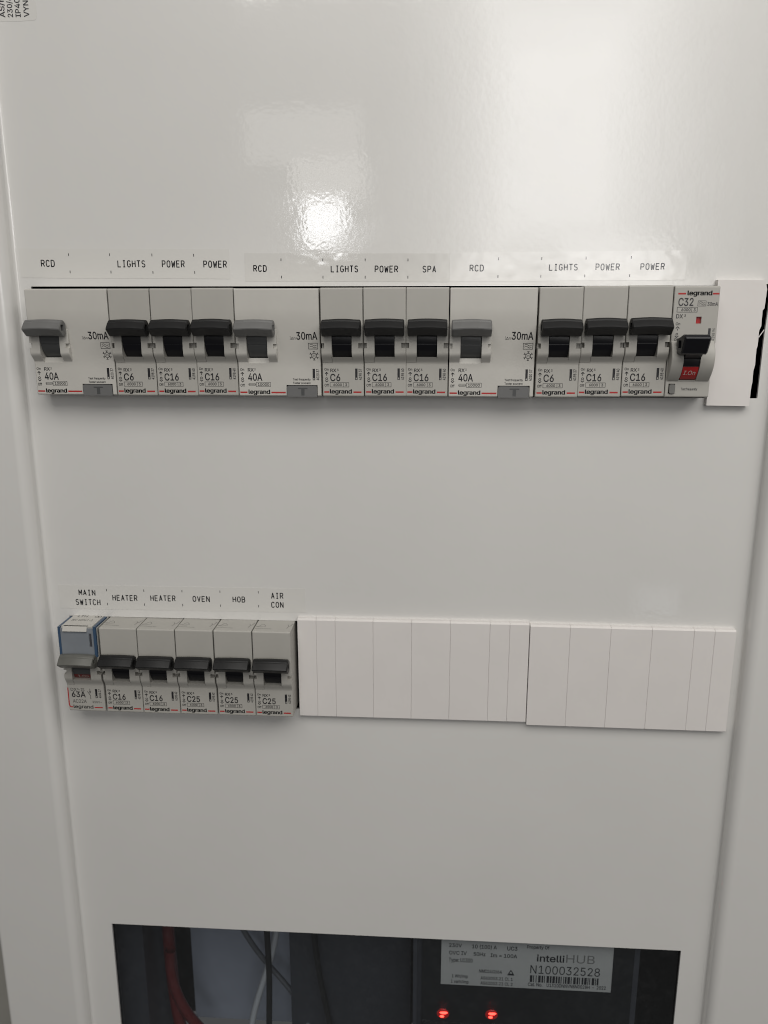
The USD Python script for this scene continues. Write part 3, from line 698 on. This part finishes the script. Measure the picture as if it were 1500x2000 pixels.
strip(178.1, 274.8, 2.95, 14.55, [('RCD', 186.26, 6.97, 5.9, 2.77), ('LIGHTS', 219.08, 7.15, 11.8, 2.75), ('POWER', 238.13, 7.2, 9.9, 2.78), ('POWER', 256.39, 7.28, 9.85, 2.77)],
      [(198.21, 12.04), (198.14, 4.97), (215.97, 12.1), (215.89, 5.0), (234.09, 12.15), (233.95, 5.08), (252.46, 12.3), (252.28, 5.16)], 'tape_shine', 'glossy white label strip with the right RCD LIGHTS POWER POWER words', 0.25, 'ink_gloss')
strip(-4.6, 113.6, -146.75, -134.9, [('MAIN', 5.09, -140.0, 8.15, 2.95), ('SWITCH', 3.27, -144.81, 12.05, 3.05), ('HEATER', 21.33, -142.3, 12.1, 3.0), ('HEATER', 39.69, -142.05, 12.1, 3.0), ('OVEN', 60.0, -141.97, 8.2, 3.0), ('HOB', 79.1, -141.8, 6.0, 3.0), ('AIR', 97.4, -139.6, 5.8, 3.0), ('CON', 97.37, -144.05, 5.8, 3.0)],
      [(18.79, -137.03), (18.74, -144.0), (36.8, -136.9), (36.65, -143.86), (55.13, -136.77), (55.06, -143.7), (73.26, -136.64), (73.19, -143.55), (91.46, -136.51), (91.37, -143.4)], 'tape', 'white label strip reading MAIN SWITCH HEATER OVEN HOB AIR CON', 0.3)

# sticker in the top left corner, its lines turned to read upwards
st = thing('rating_sticker', (0, -0.02, 0), 'white rating sticker with sideways black print in the top left corner', 'sticker')
sg = Polygon(round_poly([(-14, 105.0), (10.2, 105.0), (10.2, 160), (-14, 160)], 2.0))
sg = sg.intersection(sbox(PX0 + 1, 90, 60, 200))
s3 = trimesh.creation.extrude_polygon(sg, 0.05, engine='earcut'); s3.vertices = np.c_[s3.vertices[:, 0], -s3.vertices[:, 2], s3.vertices[:, 1]]; trimesh.repair.fix_normals(s3)
part(st, 'backing', s3, 'tape')
p0 = lambda z: 0.05
for x, s, w in ((-6.3, 'VYNCO', 10.4), (-3.05, 'AS/NZS 61439', 23), (0.25, '230/400V', 12.8), (3.5, 'IP40  -', 10), (7.0, 'VYNCO', 10.4)):
    part(st, 'lettering', text(s, x, 106.4, w, 2.1, p0, True, rot=90), 'ink_grey')

# ------------------------------------------------------------------ behind the window: meter and cables
mt = thing('electricity_meter', (165.5, 30, -470), 'black electricity meter with a silver rating label behind the window', 'electricity meter')
def mbox(x0, x1, y0, y1, z0, z1): return tbox(x0 - 165.5, x1 - 165.5, y0 - 30, y1 - 30, z0 + 470, z1 + 470)
MY = 4.4
part(mt, 'case', mbox(170, 279, MY, 80, -440, -319), 'meter')
part(mt, 'cover_rim', cat([mbox(165.3, 167.3, 2.6, 60, -440, -319), mbox(167.3, 170, 7, 60, -440, -319)]), 'slate')
part(mt, 'cover_rim', mbox(279.2, 282.2, 6, 60, -440, -319), 'slate')
part(mt, 'lower_ledge', mbox(170, 279, MY - 1.2, MY, -440, -378.5), 'meter')
lab = part(mt, 'rating_label', mbox(179.9, 268.2, MY - 0.4, MY, -353.9, -325.2), 'sticker')
def mtext(s, u, v, w, h, bold=True):
    """u,v: fractions of the label from its top left corner; w,h as fractions of its width and height"""
    X0, W, Zt, Hh = 179.9, 88.3, -325.2, 28.7
    m = text(s, X0 + u * W - 165.5, Zt - v * Hh + 470, w * W, h * Hh, lambda z: -(MY - 0.4 - 30), bold)
    return m
part(lab, 'small_print', cat([mtext('230V', .045, .185, .075, .075), mtext('10 (100) A', .18, .19, .145, .075), mtext('UC3', .385, .2, .06, .08),
    mtext('OVC IV', .045, .345, .105, .075), mtext('50Hz', .19, .35, .07, .075), mtext('Im = 100A', .29, .36, .155, .075), mtext('Type: U1300', .045, .5, .14, .08),
    mtext('NMI14/2/64', .225, .71, .135, .07), mtext('1 Wh/imp', .065, .84, .095, .065), mtext('1 varh/imp', .06, .96, .105, .065), mtext('AS62053.21 Cl. 1', .235, .855, .19, .065), mtext('AS62053.23 Cl. 2', .235, .965, .19, .065),
    mtext('Property Of', .5, .14, .13, .065), mtext('Cat. No.', .515, .945, .085, .07), mtext('U1310DNNVNBN0028H  -  2022', .625, .945, .345, .07)]), 'ink')
part(lab, 'serial_lettering', mtext('N100032528', .525, .67, .405, .175, False), 'ink')
part(lab, 'owner_lettering', mtext('intelli', .56, .405, .16, .14, True), 'ink')
part(lab, 'owner_lettering', mtext('HUB', .73, .405, .165, .17, False), 'ink_faint')
X0, W, Zt, Hh = 179.9, 88.3, -325.2, 28.7
def uv(u, v): return (X0 + u * W - 165.5, Zt - v * Hh + 470)
onl = lambda z: -(MY - 0.4 - 30)
tri = [uv(.395, .73), uv(.412, .63), uv(.43, .73)]
part(lab, 'approval_sign', cat([stroke(tri, 0.5, onl, closed=True), stroke([uv(.402, .71), uv(.424, .71)], 0.6, onl)]), 'ink')
bars, u = [], .525
pat = [3, 1, 1, 2, 1, 2, 3, 1, 2, 1, 1, 2, 3, 1, 2, 1, 3, 1, 2, 1, 2, 1, 1, 2, 1, 1, 2, 1, 3, 1, 1, 2, 3, 1, 2, 1, 1, 2, 2, 1, 3, 1, 1, 1, 1, 2, 3, 1, 1, 1, 2]
un = .40 / sum(pat)
for i, k in enumerate(pat):
    if i % 2 == 0:
        a, b = uv(u, .86), uv(u + k * un, .71); bars.append(mark(a[0], b[0], a[1], b[1], onl))
    u += k * un
part(lab, 'barcode', cat(bars), 'ink')
for lx, lz in ((181.4, -373.0), (207.1, -372.0)):
    mdl = lambda x0, x1, z0, z1, d: mbox(x0, x1, MY - d, MY, z0, z1)
    def blob(cx, cz, rx, rz, d):
        g = trimesh.creation.icosphere(2, 1.0); g.apply_scale((rx, d, rz)); g.apply_translation((cx - 165.5, MY - 30, cz + 470)); return g
    part(mt, 'indicator_lamp', cat([blob(lx + 0.3, lz + 0.9, 2.3, 0.9, 1.2), blob(lx - 0.5, lz - 1.3, 1.3, 1.0, 1.2)]), 'led', smooth=True)
    part(mt, 'indicator_lens', blob(lx, lz - 0.2, 3.3, 3.2, 0.7), 'led_dim', smooth=True)

# left compartment: pale back plate, dark side box, cables
part(cab, 'mounting_plate', tbox(21, 92, 78, 80, -460, -322), 'inside_light')
part(cab, 'terminal_cover', tbox(92.5, 163, 40, 80, -460, -322), 'slate')
part(cab, 'wiring_duct', tbox(-20, 14, 20, 70, -460, -321), 'slate')
top('red_cable', cat([tube([(22.5, 38, -322), (21.2, 40, -352), (20.8, 42, -395), (22.5, 42, -420), (26, 44, -450)], 3.6), tube([(23.2, 36, -370), (23.2, 38, -398), (29, 40, -418), (42, 44, -440)], 3.0)]), 'cable_red', 'pair of thick red cables behind the left of the window', 'cable', smooth=50)
top('black_cable', tube([(84.0, 22, -318), (83.8, 22, -345), (83.6, 24, -372), (82.5, 25, -400), (82.0, 26, -440)], 1.7), 'cable_black', 'thin black cable hanging behind the window left of centre', 'cable', smooth=50)
top('grey_cable', tube([(87.5, 36, -326), (86.0, 38, -352), (80.5, 40, -378), (72.5, 42, -405), (66, 44, -440)], 1.9), 'cable_grey', 'pale grey cable slanting behind the black cable', 'cable', smooth=50)
top('dark_cable', tube([(48.0, 60, -340), (58, 60, -370), (72, 58, -393), (86, 55, -408), (104, 36, -424)], 1.6), 'cable_dim', 'dark cable running down to the right across the pale back plate', 'cable', smooth=50)
top('dark_cable', tube([(108, 34, -340), (110, 34, -375), (114, 34, -402), (120, 34, -440)], 1.6), 'cable_black', 'dark cable in front of the slate terminal cover', 'cable', smooth=50)
